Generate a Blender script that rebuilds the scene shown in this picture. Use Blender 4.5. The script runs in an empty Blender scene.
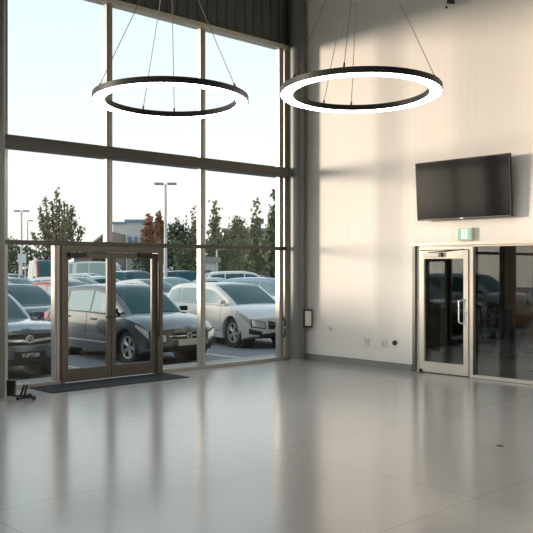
import bpy, bmesh, math, random
from mathutils import Vector, Matrix
from math import pi, sin, cos, radians
rnd = random.Random(7)
S = bpy.context.scene
COL = S.collection

# ------------------------------------------------------------------ camera
FPX = 809.0
CAM = Vector((-11.2, -11.02, 1.75))
A_ = math.atan2(854, 809)
FWD = Vector((cos(A_), sin(A_), 0)); RGT = Vector((sin(A_), -cos(A_), 0))
cd = bpy.data.cameras.new('camera'); cam = bpy.data.objects.new('camera', cd); COL.objects.link(cam)
cam.location = CAM
cam.rotation_euler = (pi/2, 0, -(pi/2 - A_))
cd.sensor_width = 36; cd.lens = FPX/533*36; cd.shift_y = 1.5/533
cd.clip_end = 2000
S.camera = cam

# ------------------------------------------------------------------ sky, sun, exposure
S.view_settings.view_transform = 'Standard'; S.view_settings.look = 'None'
S.view_settings.exposure = 0.56; S.view_settings.gamma = 1; S.view_settings.use_curve_mapping = False
wd = bpy.data.worlds.new('sky'); S.world = wd; wd.use_nodes = True
nt = wd.node_tree; nt.nodes.clear()
wo = nt.nodes.new('ShaderNodeOutputWorld'); bg = nt.nodes.new('ShaderNodeBackground')
tc = nt.nodes.new('ShaderNodeTexCoord'); sp = nt.nodes.new('ShaderNodeSeparateXYZ'); rp = nt.nodes.new('ShaderNodeValToRGB')
nt.links.new(tc.outputs['Generated'], sp.inputs[0]); nt.links.new(sp.outputs['Z'], rp.inputs[0])
nt.links.new(rp.outputs[0], bg.inputs[0]); nt.links.new(bg.outputs[0], wo.inputs[0])
e = rp.color_ramp.elements
e[0].position = 0.0; e[0].color = (.80, .76, .68, 1)
e[1].position = 1.0; e[1].color = (.36, .48, .60, 1)
for p_, c_ in ((.06, (.80, .785, .74)), (.14, (.75, .775, .76)), (.26, (.66, .755, .79)), (.40, (.57, .69, .77))):
    k = e.new(p_); k.color = (*c_, 1)
bg.inputs[1].default_value = 1.0
# warm evening glow of the sky around the low sun
dot = nt.nodes.new('ShaderNodeVectorMath'); dot.operation = 'DOT_PRODUCT'; nt.links.new(tc.outputs['Generated'], dot.inputs[0]); dot.inputs[1].default_value = (-.70, .71, .10)
mxx = nt.nodes.new('ShaderNodeMath'); mxx.operation = 'MAXIMUM'; mxx.inputs[1].default_value = 0; nt.links.new(dot.outputs['Value'], mxx.inputs[0])
pw_ = nt.nodes.new('ShaderNodeMath'); pw_.operation = 'POWER'; pw_.inputs[1].default_value = 26; nt.links.new(mxx.outputs[0], pw_.inputs[0])
sc_ = nt.nodes.new('ShaderNodeMath'); sc_.operation = 'MULTIPLY'; sc_.inputs[1].default_value = 2.2; nt.links.new(pw_.outputs[0], sc_.inputs[0])
bg2 = nt.nodes.new('ShaderNodeBackground'); bg2.inputs[0].default_value = (1.0, .82, .66, 1); nt.links.new(sc_.outputs[0], bg2.inputs[1])
ad = nt.nodes.new('ShaderNodeAddShader'); nt.links.new(bg.outputs[0], ad.inputs[0]); nt.links.new(bg2.outputs[0], ad.inputs[1]); nt.links.new(ad.outputs[0], wo.inputs[0])
sd = bpy.data.lights.new('sun', 'SUN'); sun = bpy.data.objects.new('sun', sd); COL.objects.link(sun)
sd.energy = 2.5; sd.color = (1.0, .80, .64); sd.angle = radians(9)
sdir = Vector((.71, -.70, -.035)).normalized()
sun.rotation_euler = sdir.to_track_quat('-Z', 'Y').to_euler()
sun.location = (-30, 30, 6)

# ------------------------------------------------------------------ materials
def mat(name, col, rough=.6, metal=0, spec=.5, emit=None, estr=0, coat=0, noise=0, nscale=8, bump=0, bscale=60, ior=None):
    m = bpy.data.materials.new(name); m.use_nodes = True
    n = m.node_tree.nodes; l = m.node_tree.links; b = n['Principled BSDF']
    b.inputs['Base Color'].default_value = (*col, 1); b.inputs['Roughness'].default_value = rough
    b.inputs['Metallic'].default_value = metal; b.inputs['Specular IOR Level'].default_value = spec
    b.inputs['Coat Weight'].default_value = coat; b.inputs['Coat Roughness'].default_value = .05
    if ior: b.inputs['IOR'].default_value = ior
    if emit: b.inputs['Emission Color'].default_value = (*emit, 1); b.inputs['Emission Strength'].default_value = estr
    if noise or bump:
        t = n.new('ShaderNodeTexCoord')
    if noise:
        x = n.new('ShaderNodeTexNoise'); x.inputs['Scale'].default_value = nscale; x.inputs['Detail'].default_value = 4
        l.new(t.outputs['Object'], x.inputs['Vector'])
        r = n.new('ShaderNodeMapRange'); r.inputs['To Min'].default_value = 1-noise; r.inputs['To Max'].default_value = 1+noise
        l.new(x.outputs['Fac'], r.inputs['Value'])
        mx = n.new('ShaderNodeVectorMath'); mx.operation = 'SCALE'; mx.inputs[0].default_value = col
        l.new(r.outputs[0], mx.inputs['Scale']); l.new(mx.outputs[0], b.inputs['Base Color'])
    if bump:
        x = n.new('ShaderNodeTexNoise'); x.inputs['Scale'].default_value = bscale
        l.new(t.outputs['Object'], x.inputs['Vector'])
        bp = n.new('ShaderNodeBump'); bp.inputs['Strength'].default_value = bump; bp.inputs['Distance'].default_value = .01
        l.new(x.outputs['Fac'], bp.inputs['Height']); l.new(bp.outputs[0], b.inputs['Normal'])
    return m

def glass_mat(name, tint=(.93, .96, .95), ior=1.5, rough=0.0):
    m = bpy.data.materials.new(name); m.use_nodes = True
    n = m.node_tree.nodes; l = m.node_tree.links; n.clear()
    o = n.new('ShaderNodeOutputMaterial'); mx = n.new('ShaderNodeMixShader'); t = n.new('ShaderNodeBsdfTransparent'); g = n.new('ShaderNodeBsdfGlossy')
    # Schlick reflectance from the unsigned facing angle, the same on both faces of the pane
    ge = n.new('ShaderNodeNewGeometry'); dt = n.new('ShaderNodeVectorMath'); dt.operation = 'DOT_PRODUCT'
    l.new(ge.outputs['Incoming'], dt.inputs[0]); l.new(ge.outputs['Normal'], dt.inputs[1])
    ab = n.new('ShaderNodeMath'); ab.operation = 'ABSOLUTE'; l.new(dt.outputs['Value'], ab.inputs[0])
    om = n.new('ShaderNodeMath'); om.operation = 'SUBTRACT'; om.inputs[0].default_value = 1; l.new(ab.outputs[0], om.inputs[1])
    pw = n.new('ShaderNodeMath'); pw.operation = 'POWER'; pw.inputs[1].default_value = 5; l.new(om.outputs[0], pw.inputs[0])
    f0 = ((ior-1)/(ior+1))**2
    fr = n.new('ShaderNodeMath'); fr.operation = 'MULTIPLY_ADD'; fr.inputs[1].default_value = 1-f0; fr.inputs[2].default_value = f0; l.new(pw.outputs[0], fr.inputs[0])
    t.inputs[0].default_value = (*tint, 1); g.inputs['Roughness'].default_value = rough
    l.new(fr.outputs[0], mx.inputs[0]); l.new(t.outputs[0], mx.inputs[1]); l.new(g.outputs[0], mx.inputs[2]); l.new(mx.outputs[0], o.inputs[0])
    return m

def stripe_mat(name, col, axis, period, depth=.5, rough=.6, metal=0, groove=.06, dark=.8):
    """thin vertical panel grooves every `period` metres along a world axis"""
    m = mat(name, col, rough, metal); n = m.node_tree.nodes; l = m.node_tree.links; b = n['Principled BSDF']
    t = n.new('ShaderNodeTexCoord'); s = n.new('ShaderNodeSeparateXYZ'); l.new(t.outputs['Object'], s.inputs[0])
    d = n.new('ShaderNodeMath'); d.operation = 'DIVIDE'; d.inputs[1].default_value = period; l.new(s.outputs[axis], d.inputs[0])
    f = n.new('ShaderNodeMath'); f.operation = 'FRACT'; l.new(d.outputs[0], f.inputs[0])
    q = n.new('ShaderNodeMath'); q.operation = 'PINGPONG'; q.inputs[1].default_value = .5; l.new(f.outputs[0], q.inputs[0])
    r = n.new('ShaderNodeMapRange'); r.interpolation_type = 'SMOOTHSTEP'; r.inputs['From Max'].default_value = groove; l.new(q.outputs[0], r.inputs['Value'])
    bp = n.new('ShaderNodeBump'); bp.inputs['Strength'].default_value = depth; bp.inputs['Distance'].default_value = .02
    l.new(r.outputs[0], bp.inputs['Height']); l.new(bp.outputs[0], b.inputs['Normal'])
    r2 = n.new('ShaderNodeMapRange'); r2.inputs['To Min'].default_value = dark; l.new(r.outputs[0], r2.inputs['Value'])
    v = n.new('ShaderNodeVectorMath'); v.operation = 'SCALE'; v.inputs[0].default_value = col; l.new(r2.outputs[0], v.inputs['Scale']); l.new(v.outputs[0], b.inputs['Base Color'])
    return m

def floor_mat():
    m = mat('floor_resin', (.40, .395, .385), .2, ior=2.1); n = m.node_tree.nodes; l = m.node_tree.links; b = n['Principled BSDF']
    t = n.new('ShaderNodeTexCoord'); s = n.new('ShaderNodeSeparateXYZ'); l.new(t.outputs['Object'], s.inputs[0])
    outs = []
    for ax, off, per in (('X', 5.8, 2.9), ('Y', 7.65, 2.2)):
        a = n.new('ShaderNodeMath'); a.operation = 'ADD'; a.inputs[1].default_value = off; l.new(s.outputs[ax], a.inputs[0])
        q = n.new('ShaderNodeMath'); q.operation = 'PINGPONG'; q.inputs[1].default_value = per/2; l.new(a.outputs[0], q.inputs[0])
        g = n.new('ShaderNodeMath'); g.operation = 'LESS_THAN'; g.inputs[1].default_value = .004; l.new(q.outputs[0], g.inputs[0]); outs.append(g)
    mx = n.new('ShaderNodeMath'); mx.operation = 'MAXIMUM'; l.new(outs[0].outputs[0], mx.inputs[0]); l.new(outs[1].outputs[0], mx.inputs[1])
    x = n.new('ShaderNodeTexNoise'); x.inputs['Scale'].default_value = .7; x.inputs['Detail'].default_value = 5; l.new(t.outputs['Object'], x.inputs['Vector'])
    r = n.new('ShaderNodeMapRange'); r.inputs['To Min'].default_value = .95; r.inputs['To Max'].default_value = 1.05; l.new(x.outputs['Fac'], r.inputs['Value'])
    j = n.new('ShaderNodeMath'); j.operation = 'MULTIPLY_ADD'; j.inputs[1].default_value = -.35; l.new(mx.outputs[0], j.inputs[0]); l.new(r.outputs[0], j.inputs[2])
    v = n.new('ShaderNodeVectorMath'); v.operation = 'SCALE'; v.inputs[0].default_value = (.40, .395, .385); l.new(j.outputs[0], v.inputs['Scale']); l.new(v.outputs[0], b.inputs['Base Color'])
    r2 = n.new('ShaderNodeMapRange'); r2.inputs['To Min'].default_value = .15; r2.inputs['To Max'].default_value = .19; l.new(x.outputs['Fac'], r2.inputs['Value']); l.new(r2.outputs[0], b.inputs['Roughness'])
    return m

def screen_mat():
    return mat('screen_glass', (.008, .007, .006), .10, spec=.35)

M = dict(
    floor=floor_mat(),
    wall=stripe_mat('cream_panel', (.78, .75, .70), 'Y', .15, .15, .55, 0, .06, .97),
    header=stripe_mat('dark_ribbed_cladding', (.12, .125, .12), 'X', .22, .8, .5, .3, .2, .7),
    back=mat('pale_plaster', (.55, .53, .5), .8, bump=.1),
    backlow=mat('grey_plaster', (.30, .29, .27), .8, bump=.1),
    ceil=mat('ceiling_grey', (.22, .22, .22), .8, bump=.1, bscale=20),
    alu=mat('beige_aluminium', (.42, .40, .36), .32, .45, bump=.03, bscale=200),
    beam=mat('dark_painted_beam', (.085, .08, .07), .45, .3, bump=.03),
    bronze=mat('bronze_aluminium', (.135, .12, .10), .38, .4, bump=.03, bscale=200),
    cream=mat('cream_painted_metal', (.62, .58, .50), .35, .1, bump=.03, bscale=200),
    steelgrey=mat('grey_painted_steel', (.15, .16, .158), .42, .3, bump=.04, bscale=90),
    kick=mat('grey_skirting', (.25, .25, .23), .5, .1, bump=.05),
    black=mat('black_plastic', (.012, .012, .013), .4, bump=.05),
    ringblack=mat('lamp_black_metal', (.018, .017, .016), .42, .2, bump=.03, bscale=150),
    rubber=mat('rubber_mat', (.012, .016, .022), .85, bump=.5, bscale=160),
    cable=mat('steel_cable', (.25, .25, .25), .4, .8, noise=.1),
    chrome=mat('chrome', (.75, .74, .70), .18, 1, noise=.03),
    white=mat('white_plastic', (.70, .67, .60), .4, bump=.03),
    lamp=mat('lamp_diffuser', (.9, .9, .88), .5, emit=(1, .97, .93), estr=13, noise=.01),
    officefill=mat('office_fill_glow', (.9, .8, .7), .5, emit=(1, .78, .55), estr=40, noise=.01),  # emission of the lamp added inside the office
    green=mat('exit_green', (.16, .40, .27), .4, emit=(.25, .62, .42), estr=.12, noise=.02),
    greenwhite=mat('exit_white', (.8, .9, .8), .4, emit=(.75, 1, .85), estr=.25, noise=.02),
    glass=glass_mat('window_glass', (.965, .98, .975), 1.28),
    office=glass_mat('office_glass', (.80, .84, .82), 1.75),
    screen=screen_mat(),
    wood=mat('office_brown_wood', (.28, .155, .09), .5, noise=.2, nscale=3),
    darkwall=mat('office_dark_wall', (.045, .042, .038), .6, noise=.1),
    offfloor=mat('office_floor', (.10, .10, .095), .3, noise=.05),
    leather=mat('black_leather', (.010, .014, .022), .35, bump=.3, bscale=30),
    asphalt=mat('asphalt', (.24, .25, .255), .75, noise=.15, nscale=2, bump=.3, bscale=90),
    concrete=mat('pavement_concrete', (.42, .40, .36), .75, noise=.08, nscale=3, bump=.2),
    paint=mat('road_paint', (.62, .60, .54), .7, noise=.06, nscale=5),
    grass=mat('verge_grass', (.06, .09, .035), .9, noise=.3, nscale=3, bump=.5),
    tyre=mat('tyre_rubber', (.012, .012, .013), .7, bump=.2),
    rim=mat('alloy_rim', (.55, .55, .53), .3, .8, noise=.03),
    under=mat('arch_black', (.010, .011, .012), .7, bump=.05),
    carglass=mat('car_tinted_glass', (.010, .075, .085), .04, .0, spec=.25, noise=.02),
    carglass_pale=mat('car_side_glass', (.20, .28, .28), .05, .35, spec=1.0, coat=.6, noise=.02),
    headlight=mat('headlight_lens', (.62, .62, .58), .08, .3, coat=1, noise=.25, nscale=18),
    tail=mat('taillight_red', (.35, .015, .012), .2, coat=1, noise=.05),
    plate=mat('plate_pale', (.50, .46, .42), .5, noise=.03),
    plateblack=mat('plate_black', (.015, .015, .018), .4, noise=.03),
    bark=mat('bark', (.09, .07, .05), .9, noise=.3, nscale=12, bump=.4),
    brick=mat('grey_brick', (.30, .22, .19), .85, noise=.15, nscale=3, bump=.3),
    bluepanel=mat('blue_cladding', (.13, .25, .38), .5, noise=.08, nscale=2),
    palepanel=mat('pale_cladding', (.55, .55, .53), .6, noise=.05, nscale=2),
    darkglass=mat('building_glass', (.04, .06, .07), .15, .2, noise=.1),
    brownclad=mat('brown_cladding', (.17, .145, .11), .7, noise=.1, nscale=2),
    tealreflect=mat('teal_reflection', (.03, .07, .075), .5, noise=.1, nscale=2),  # dark tone of a window reflection, put on a slab outdoors
    signwhite=mat('sign_white', (.65, .68, .68), .5, noise=.05),
    redlivery=mat('red_livery', (.45, .09, .07), .4, noise=.05),
)
def leafmat(name, c):
    m = mat(name, c, .8, noise=.35, nscale=2.5); b = m.node_tree.nodes['Principled BSDF']
    b.inputs['Transmission Weight'].default_value = 0
    return m
LEAF = dict(olive=leafmat('leaves_olive', (.17, .165, .08)), red=leafmat('leaves_russet', (.32, .15, .09)),
            dark=leafmat('leaves_dark_green', (.055, .085, .055)), mid=leafmat('leaves_green', (.12, .15, .07)),
            tan=leafmat('leaves_tan_green', (.21, .19, .11)))  # leaf tones lifted so the colour carries distance haze

def carpaint(name, c, metal=.5, rough=.17):
    return mat('paint_'+name, c, rough, metal, coat=.8, noise=.02)
PAINT = dict(silver=carpaint('silver', (.13, .14, .145)), steelblue=carpaint('steel_blue', (.15, .19, .22)), white=carpaint('white', (.66, .65, .61), .05, .3),
             navy=carpaint('navy', (.030, .052, .085)), red=carpaint('red', (.42, .055, .045), .2), pale=carpaint('pale_silver', (.48, .50, .50), .4),
             black=carpaint('black', (.012, .013, .016), .3), teal=carpaint('pale_blue', (.30, .42, .48), .3))

# ------------------------------------------------------------------ mesh helpers
def new():
    return bmesh.new()
def link(name, bm, m, parent=None, smooth=False, angle=35, bevel=0, recalc=True):
    me = bpy.data.meshes.new(name)
    if recalc: bmesh.ops.recalc_face_normals(bm, faces=bm.faces[:])
    bm.to_mesh(me); bm.free()
    for x in (m if isinstance(m, (list, tuple)) else [m]): me.materials.append(x)
    o = bpy.data.objects.new(name, me); COL.objects.link(o)
    if parent: o.parent = parent
    if smooth:
        for p in me.polygons: p.use_smooth = True
        me.set_sharp_from_angle(angle=radians(angle))
    if bevel:
        b = o.modifiers.new('bevel', 'BEVEL'); b.width = bevel; b.segments = 2; b.limit_method = 'ANGLE'
    return o
def box(bm, x0, x1, y0, y1, z0, z1, mi=0):
    v = [bm.verts.new((x, y, z)) for x in (x0, x1) for y in (y0, y1) for z in (z0, z1)]
    for f in ((0,1,3,2),(4,6,7,5),(0,4,5,1),(2,3,7,6),(0,2,6,4),(1,5,7,3)):
        q = bm.faces.new([v[i] for i in f]); q.material_index = mi
    return bm
def tube(bm, p, q, r, r2=None, seg=12, mi=0, caps=True):
    p = Vector(p); q = Vector(q); r2 = r if r2 is None else r2
    d = (q-p).normalized(); a = d.orthogonal().normalized(); b = d.cross(a)
    A = [bm.verts.new(p+a*r*cos(2*pi*i/seg)+b*r*sin(2*pi*i/seg)) for i in range(seg)]
    B = [bm.verts.new(q+a*r2*cos(2*pi*i/seg)+b*r2*sin(2*pi*i/seg)) for i in range(seg)]
    for i in range(seg):
        f = bm.faces.new((A[i], A[(i+1)%seg], B[(i+1)%seg], B[i])); f.material_index = mi
    if caps:
        bm.faces.new(A[::-1]).material_index = mi; bm.faces.new(B).material_index = mi
    return bm
def path(bm, pts, r, seg=8):
    for a, b in zip(pts, pts[1:]): tube(bm, a, b, r, seg=seg)
    return bm
def revolve(bm, prof, seg=32, axis='Z', c=(0,0,0), closed=False):
    rings = []
    for (r, h) in prof:
        ring = []
        for i in range(seg):
            a = 2*pi*i/seg
            p = (r*cos(a), r*sin(a), h) if axis == 'Z' else (r*cos(a), h, r*sin(a))
            ring.append(bm.verts.new((p[0]+c[0], p[1]+c[1], p[2]+c[2])))
        rings.append(ring)
    n = len(rings)
    for k in range(n if closed else n-1):
        A = rings[k]; B = rings[(k+1) % n]
        for i in range(seg): bm.faces.new((A[i], A[(i+1)%seg], B[(i+1)%seg], B[i]))
    return bm, rings
def grid(bm, rows, mi=0, flip=False):
    V = [[bm.verts.new(p) for p in r] for r in rows]
    for a, b in zip(V, V[1:]):
        for i in range(len(a)-1):
            q = (a[i], a[i+1], b[i+1], b[i])
            try: bm.faces.new(q[::-1] if flip else q).material_index = mi
            except ValueError: pass
    return V
def empty(name, loc=(0,0,0), rz=0, parent=None):
    o = bpy.data.objects.new(name, None); COL.objects.link(o); o.location = loc; o.rotation_euler = (0,0,rz); o.empty_display_size = .2
    if parent: o.parent = parent
    return o
def tag(o, label, cat, group=None, kind=None):
    o['label'] = label; o['category'] = cat
    if group: o['group'] = group
    if kind: o['kind'] = kind
    return o
def struct(o, label=None, cat=None):
    o['kind'] = 'structure'
    if label: o['label'] = label
    if cat: o['category'] = cat
    return o
def sbox(name, m, x0, x1, y0, y1, z0, z1, label=None, cat=None, bevel=0):
    return struct(link(name, box(new(), x0, x1, y0, y1, z0, z1), m, bevel=bevel), label, cat)
def kids(o): return [c for c in bpy.data.objects if c.parent == o]
def copy_tree(o, parent=None, swap=None):
    c = o.copy(); COL.objects.link(c); c.parent = parent
    for ch in kids(o): copy_tree(ch, c)
    return c

# ------------------------------------------------------------------ the room
XL, YB, ZC = -16.0, -16.0, 7.25
sbox('floor', M['floor'], XL, 0.0, YB, .0, -.12, 0, 'glossy grey resin showroom floor with thin joints', 'floor')
sbox('ceiling', M['ceil'], XL, 0, YB, .12, ZC, ZC+.2, 'dark grey ceiling high above the showroom', 'ceiling')
DO0, DO1, DZ = -2.78, -8.2, 2.15            # opening in the right wall
b = new()
box(b, 0, .2, DO0, .12, 0, DZ); box(b, 0, .2, YB, DO1, 0, DZ); box(b, 0, .2, YB, .12, DZ, ZC)
struct(link('wall_right', b, M['wall']), 'cream panelled wall with the screen and the glazed office front', 'wall')
sbox('wall_front', M['header'], XL, 0, -.02, .12, 6.0, ZC, 'dark ribbed cladding above the tall window front', 'wall')
b = new(); box(b, XL-.2, XL, YB, .12, 6.0, ZC); box(b, XL-.2, XL, YB, .12, 0, .1)
for yy in (YB, -12.8, -9.6, -6.4, -3.2, -.1): box(b, XL-.2, XL, yy, yy+.2, .1, 6.0)
box(b, XL-.2, XL, YB, .12, 3.45, 3.65)
struct(link('wall_left', b, M['back']), 'glazed side wall with posts and a middle beam on the far left of the showroom', 'wall')
struct(link('window_side', box(new(), XL-.11, XL-.09, YB, .1, .1, 6.0), M['glass']), 'large side glazing on the far left of the showroom', 'window')
b = new(); box(b, XL-.2, .2, YB-.2, YB, 0, ZC)
struct(link('wall_back', b, M['backlow']), 'plain wall behind the viewpoint', 'wall')
b = new(); box(b, -.025, 0, DO0+.0, 0, 0, .11); box(b, -.035, 0, DO0, 0, .105, .118)
struct(link('baseboard_right', b, M['kick']), 'grey skirting along the cream wall', 'baseboard')
# corner piece between window frame and right wall
sbox('trim_1', M['cream'], -.30, .0, -.03, .09, 0, 6.0, 'pale corner infill between the window front and the cream wall', 'trim')

# --- window front
XM = [-15.6, -13.6, -11.7, -9.8, -7.85, -5.97, -4.22, -2.33, -.42]
def mullion(name, x, z0, z1, w=.10, m='alu', label=None):
    b = new(); box(b, x-w/2, x+w/2, -.055, .055, z0, z1); box(b, x-w/2+.03, x+w/2-.03, -.07, .07, z0, z1)
    return struct(link(name, b, M[m], bevel=.004), label, 'window post')
tn = 2
for i, x in enumerate(XM):
    lo = 2.16 if abs(x+4.22) < .01 else 0
    mullion('trim_%d' % tn, x, lo, 6.0, .105, label='beige metal window post, number %d counted from the room corner' % (len(XM)-i)); tn += 1
mullion('trim_%d' % tn, -5.13, 0, 2.10, .10, label='short beige window post just left of the double entrance door'); tn += 1
sbox('trim_%d' % tn, M['beam'], XL, -.36, -.22, .08, 3.47, 3.64, 'heavy horizontal beam across the middle of the window front', 'beam', .006); tn += 1
sbox('trim_%d' % tn, M['beam'], XL, -.3, -.075, .075, 2.09, 2.155, 'slim horizontal transom above the entrance door', 'transom', .004); tn += 1
sbox('trim_%d' % tn, M['cream'], XL, -.0, -.09, .10, 5.92, 6.0, 'pale head frame along the top of the window front', 'head frame', .004); tn += 1
b = new(); box(b, XL, -5.08, -.08, .08, 0, .06); box(b, -3.22, -.3, -.08, .08, 0, .06)
struct(link('trim_%d' % tn, b, M['alu'], bevel=.004), 'low metal sill along the bottom of the window front', 'sill'); tn += 1
wn = 1
def pane(x0, x1, z0, z1, where):
    global wn
    g = link('window_%d' % wn, box(new(), x0, x1, -.008, .008, z0, z1), M['glass']); wn += 1
    struct(g, 'clear glass pane, ' + where, 'window'); return g
bay = ['right-hand bay beside the room corner', 'bay right of the entrance door', 'bay above the door on the left', 'left-hand bay beside the left column']
for k, (a, c) in enumerate(zip(XM, XM[1:])):
    nb = len(XM)-2-k
    wh = ['bay beside the room corner', 'second bay from the room corner', 'third bay from the room corner', 'bay beside the left column', 'first bay left of the left column', 'second bay left of the left column', 'third bay left of the left column', 'bay farthest left'][nb]
    pane(a+.03, c-.03, 3.64, 5.95, 'top row, ' + wh)
    pane(a+.03, c-.03, 2.15, 3.48, 'middle row, ' + wh)
    if a < -6 or a > -2.4: pane(a+.03, c-.03, .05, 2.10, 'bottom row, ' + wh)
pane(-5.90, -5.17, .05, 2.10, 'narrow bottom light left of the entrance door')
pane(-3.20, -2.36, .05, 2.10, 'narrow bottom light right of the entrance door')

# --- double entrance door
dr = struct(empty('door_1', (0, 0, 0)), 'bronze framed double glass entrance door', 'door')
b = new(); box(b, -5.08, -5.03, -.10, .06, 0, 2.09); box(b, -3.32, -3.22, -.10, .06, 0, 2.09); box(b, -5.03, -3.32, -.10, .06, 2.0, 2.09)
link('door_frame', b, M['bronze'], dr, bevel=.004)
def leaf(x0, x1, m, hside):
    b = new()
    box(b, x0, x0+.075, -.05, .0, .02, 1.985); box(b, x1-.075, x1, -.05, .0, .02, 1.985)
    box(b, x0+.075, x1-.075, -.05, .0, .02, .215); box(b, x0+.075, x1-.075, -.05, .0, 1.90, 1.985)
    lf = link('door_leaf', b, M['bronze'], dr, bevel=.004)
    link('glass_pane', box(new(), x0+.07, x1-.07, -.03, -.018, .21, 1.905), M['glass'], lf)
    b = new(); box(b, x0+.06 if hside < 0 else x1-.36, x0+.36 if hside < 0 else x1-.06, -.11, -.05, 1.925, 1.98)
    link('door_closer', b, M['black'], lf, bevel=.006)
    xh = x1-.035 if hside < 0 else x0+.035
    b = new(); tube(b, (xh, -.05, .98), (xh, -.11, .98), .011); tube(b, (xh, -.105, .98), (xh-hside*-.11 if hside > 0 else xh-.11, -.105, .98), .010)
    link('handle', b, M['black'], lf, smooth=True)
    return lf
leaf(-5.02, -4.185, 'bronze', -1); leaf(-4.175, -3.33, 'bronze', 1)
b = new(); box(b, -3.335, -3.31, -.135, -.10, .62, 1.85)
link('edge_guard', b, M['black'], dr, bevel=.004)

# --- round columns
def column(x, y, r, label):
    t = empty('round_column', (x, y, 0)); tag(t, label, 'column'); t['kind'] = 'structure'; t.name = 'trim_%d' % tn
    b = new(); revolve(b, [(0, 0), (r, 0), (r, ZC), (0, ZC)], 48)
    link('column_shaft', b, M['steelgrey'], t, smooth=True)
    b = new(); revolve(b, [(r, .0), (r+.008, .0), (r+.008, .03), (r, .034)], 48)
    link('base_collar', b, M['kick'], t, smooth=True)
    return t
COLR = column(-.195, -.262, .150, 'grey round steel column in the room corner'); tn += 1
COLL = column(-6.50, -.72, .20, 'grey round steel column at the left edge in front of the windows'); tn += 1

# ------------------------------------------------------------------ office front in the right wall
X0 = .09
of = struct(empty('door_2', (0, 0, 0)), 'cream framed single glass door to the office', 'door')
b = new()
box(b, X0-.04, X0+.04, -2.90, -2.84, 0, 2.10); box(b, X0-.04, X0+.04, -3.93, -3.86, 0, 2.10); box(b, X0-.04, X0+.04, -3.86, -2.90, 2.05, 2.10)
link('door_frame', b, M['cream'], of, bevel=.004)
y0, y1 = -3.85, -2.91
b = new()
box(b, X0-.06, X0-.01, y0, y0+.09, .02, 2.04); box(b, X0-.06, X0-.01, y1-.09, y1, .02, 2.04)
box(b, X0-.06, X0-.01, y0+.09, y1-.09, .02, .19); box(b, X0-.06, X0-.01, y0+.09, y1-.09, 1.90, 2.04)
lf = link('door_leaf', b, M['cream'], of, bevel=.005)
link('glass_pane', box(new(), X0-.04, X0-.028, y0+.085, y1-.085, .185, 1.905), M['office'], lf)
b = new(); yh = y0+.10
path(b, [(X0-.06, yh-.03, .86), (X0-.105, yh-.03, .86), (X0-.125, yh+.03, .88), (X0-.125, yh+.03, 1.22), (X0-.105, yh-.03, 1.24), (X0-.06, yh-.03, 1.24)], .013, 10)
link('pull_handle', b, M['chrome'], lf, smooth=True)
b = new(); tube(b, (X0-.06, y0+.05, 1.02), (X0-.075, y0+.05, 1.02), .022, seg=16)
link('lock_cylinder', b, M['chrome'], lf, smooth=True)
b = new(); box(b, X0-.12, X0-.06, y1-.42, y1-.10, 1.935, 2.0)
cl = link('door_closer', b, M['white'], lf, bevel=.006)
b = new(); box(b, X0-.122, X0-.058, y1-.47, y1-.42, 1.935, 2.0); path(b, [(X0-.09, y1-.2, 2.01), (X0-.1, y1-.45, 2.02), (X0-.05, y1-.85, 2.05)], .008)
link('closer_arm', b, M['black'], cl)
b = new(); box(b, X0-.065, X0-.005, y1-.06, y1+.005, 0.0, .06)
link('floor_pivot', b, M['black'], of)
# recess lining (jamb and head)
b = new(); box(b, .0, .18, DO0-.0, DO0-.055, 0, DZ)
struct(link('trim_%d' % tn, b, M['steelgrey']), 'dark grey reveal left of the office door', 'trim'); tn += 1
b = new(); box(b, -.012, .03, DO1, DO0+.03, DZ-.03, DZ+.02)
struct(link('trim_%d' % tn, b, M['cream'], bevel=.003), 'pale trim strip above the office glazing', 'trim'); tn += 1
# fixed glazing
b = new(); box(b, X0-.04, X0+.04, DO1, -3.93, 0, .05); box(b, X0-.04, X0+.04, DO1, -3.93, 2.09, 2.13); box(b, X0-.04, X0+.04, -6.16, -6.10, .05, 2.09)
box(b, X0-.04, X0+.04, -3.93, -2.84, 2.10, 2.13)
struct(link('trim_%d' % tn, b, M['cream'], bevel=.003), 'cream frame around the fixed office glazing', 'trim'); tn += 1
struct(link('window_%d' % wn, box(new(), X0-.006, X0+.006, -6.10, -3.93, .05, 2.09), M['office']), 'wide dark office glass pane right of the office door', 'window'); wn += 1
struct(link('window_%d' % wn, box(new(), X0-.006, X0+.006, DO1, -6.16, .05, 2.09), M['office']), 'second fixed office glass pane beyond the right edge', 'window'); wn += 1
b = new(); box(b, X0-.055, X0-.042, -3.96, -3.935, .05, 2.09)
struct(link('trim_%d' % tn, b, M['black']), 'black glazing gasket right of the office door', 'trim'); tn += 1

# office room
lt = empty('office_fill_lamp', (2.6, -4.6, 2.7)); tag(lt, 'added round lamp brightening the inside of the office', 'ceiling lamp')  # unseen lamp added to brighten the brown wood behind the glass
b = new(); revolve(b, [(0, 0), (.22, 0), (.22, -.05), (0, -.05)], 32); link('lamp_housing', b, M['white'], lt, smooth=True)
b = new(); revolve(b, [(0, -.052), (.20, -.052), (.20, -.06), (0, -.06)], 32); link('lamp_diffuser', b, M['officefill'], lt, smooth=True)
b = new(); box(b, .2, 5.2, -9, -.5, -.12, 0)
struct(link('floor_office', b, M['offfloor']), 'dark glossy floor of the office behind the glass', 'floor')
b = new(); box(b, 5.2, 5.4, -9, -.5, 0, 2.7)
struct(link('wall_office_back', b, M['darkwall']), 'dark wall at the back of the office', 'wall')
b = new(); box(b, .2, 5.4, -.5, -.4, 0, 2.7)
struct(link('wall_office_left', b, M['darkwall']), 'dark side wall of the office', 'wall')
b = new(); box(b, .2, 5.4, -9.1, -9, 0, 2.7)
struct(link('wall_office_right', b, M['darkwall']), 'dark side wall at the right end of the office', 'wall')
b = new(); box(b, .2, 5.4, -9, -.5, 2.7, 2.8)
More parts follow.
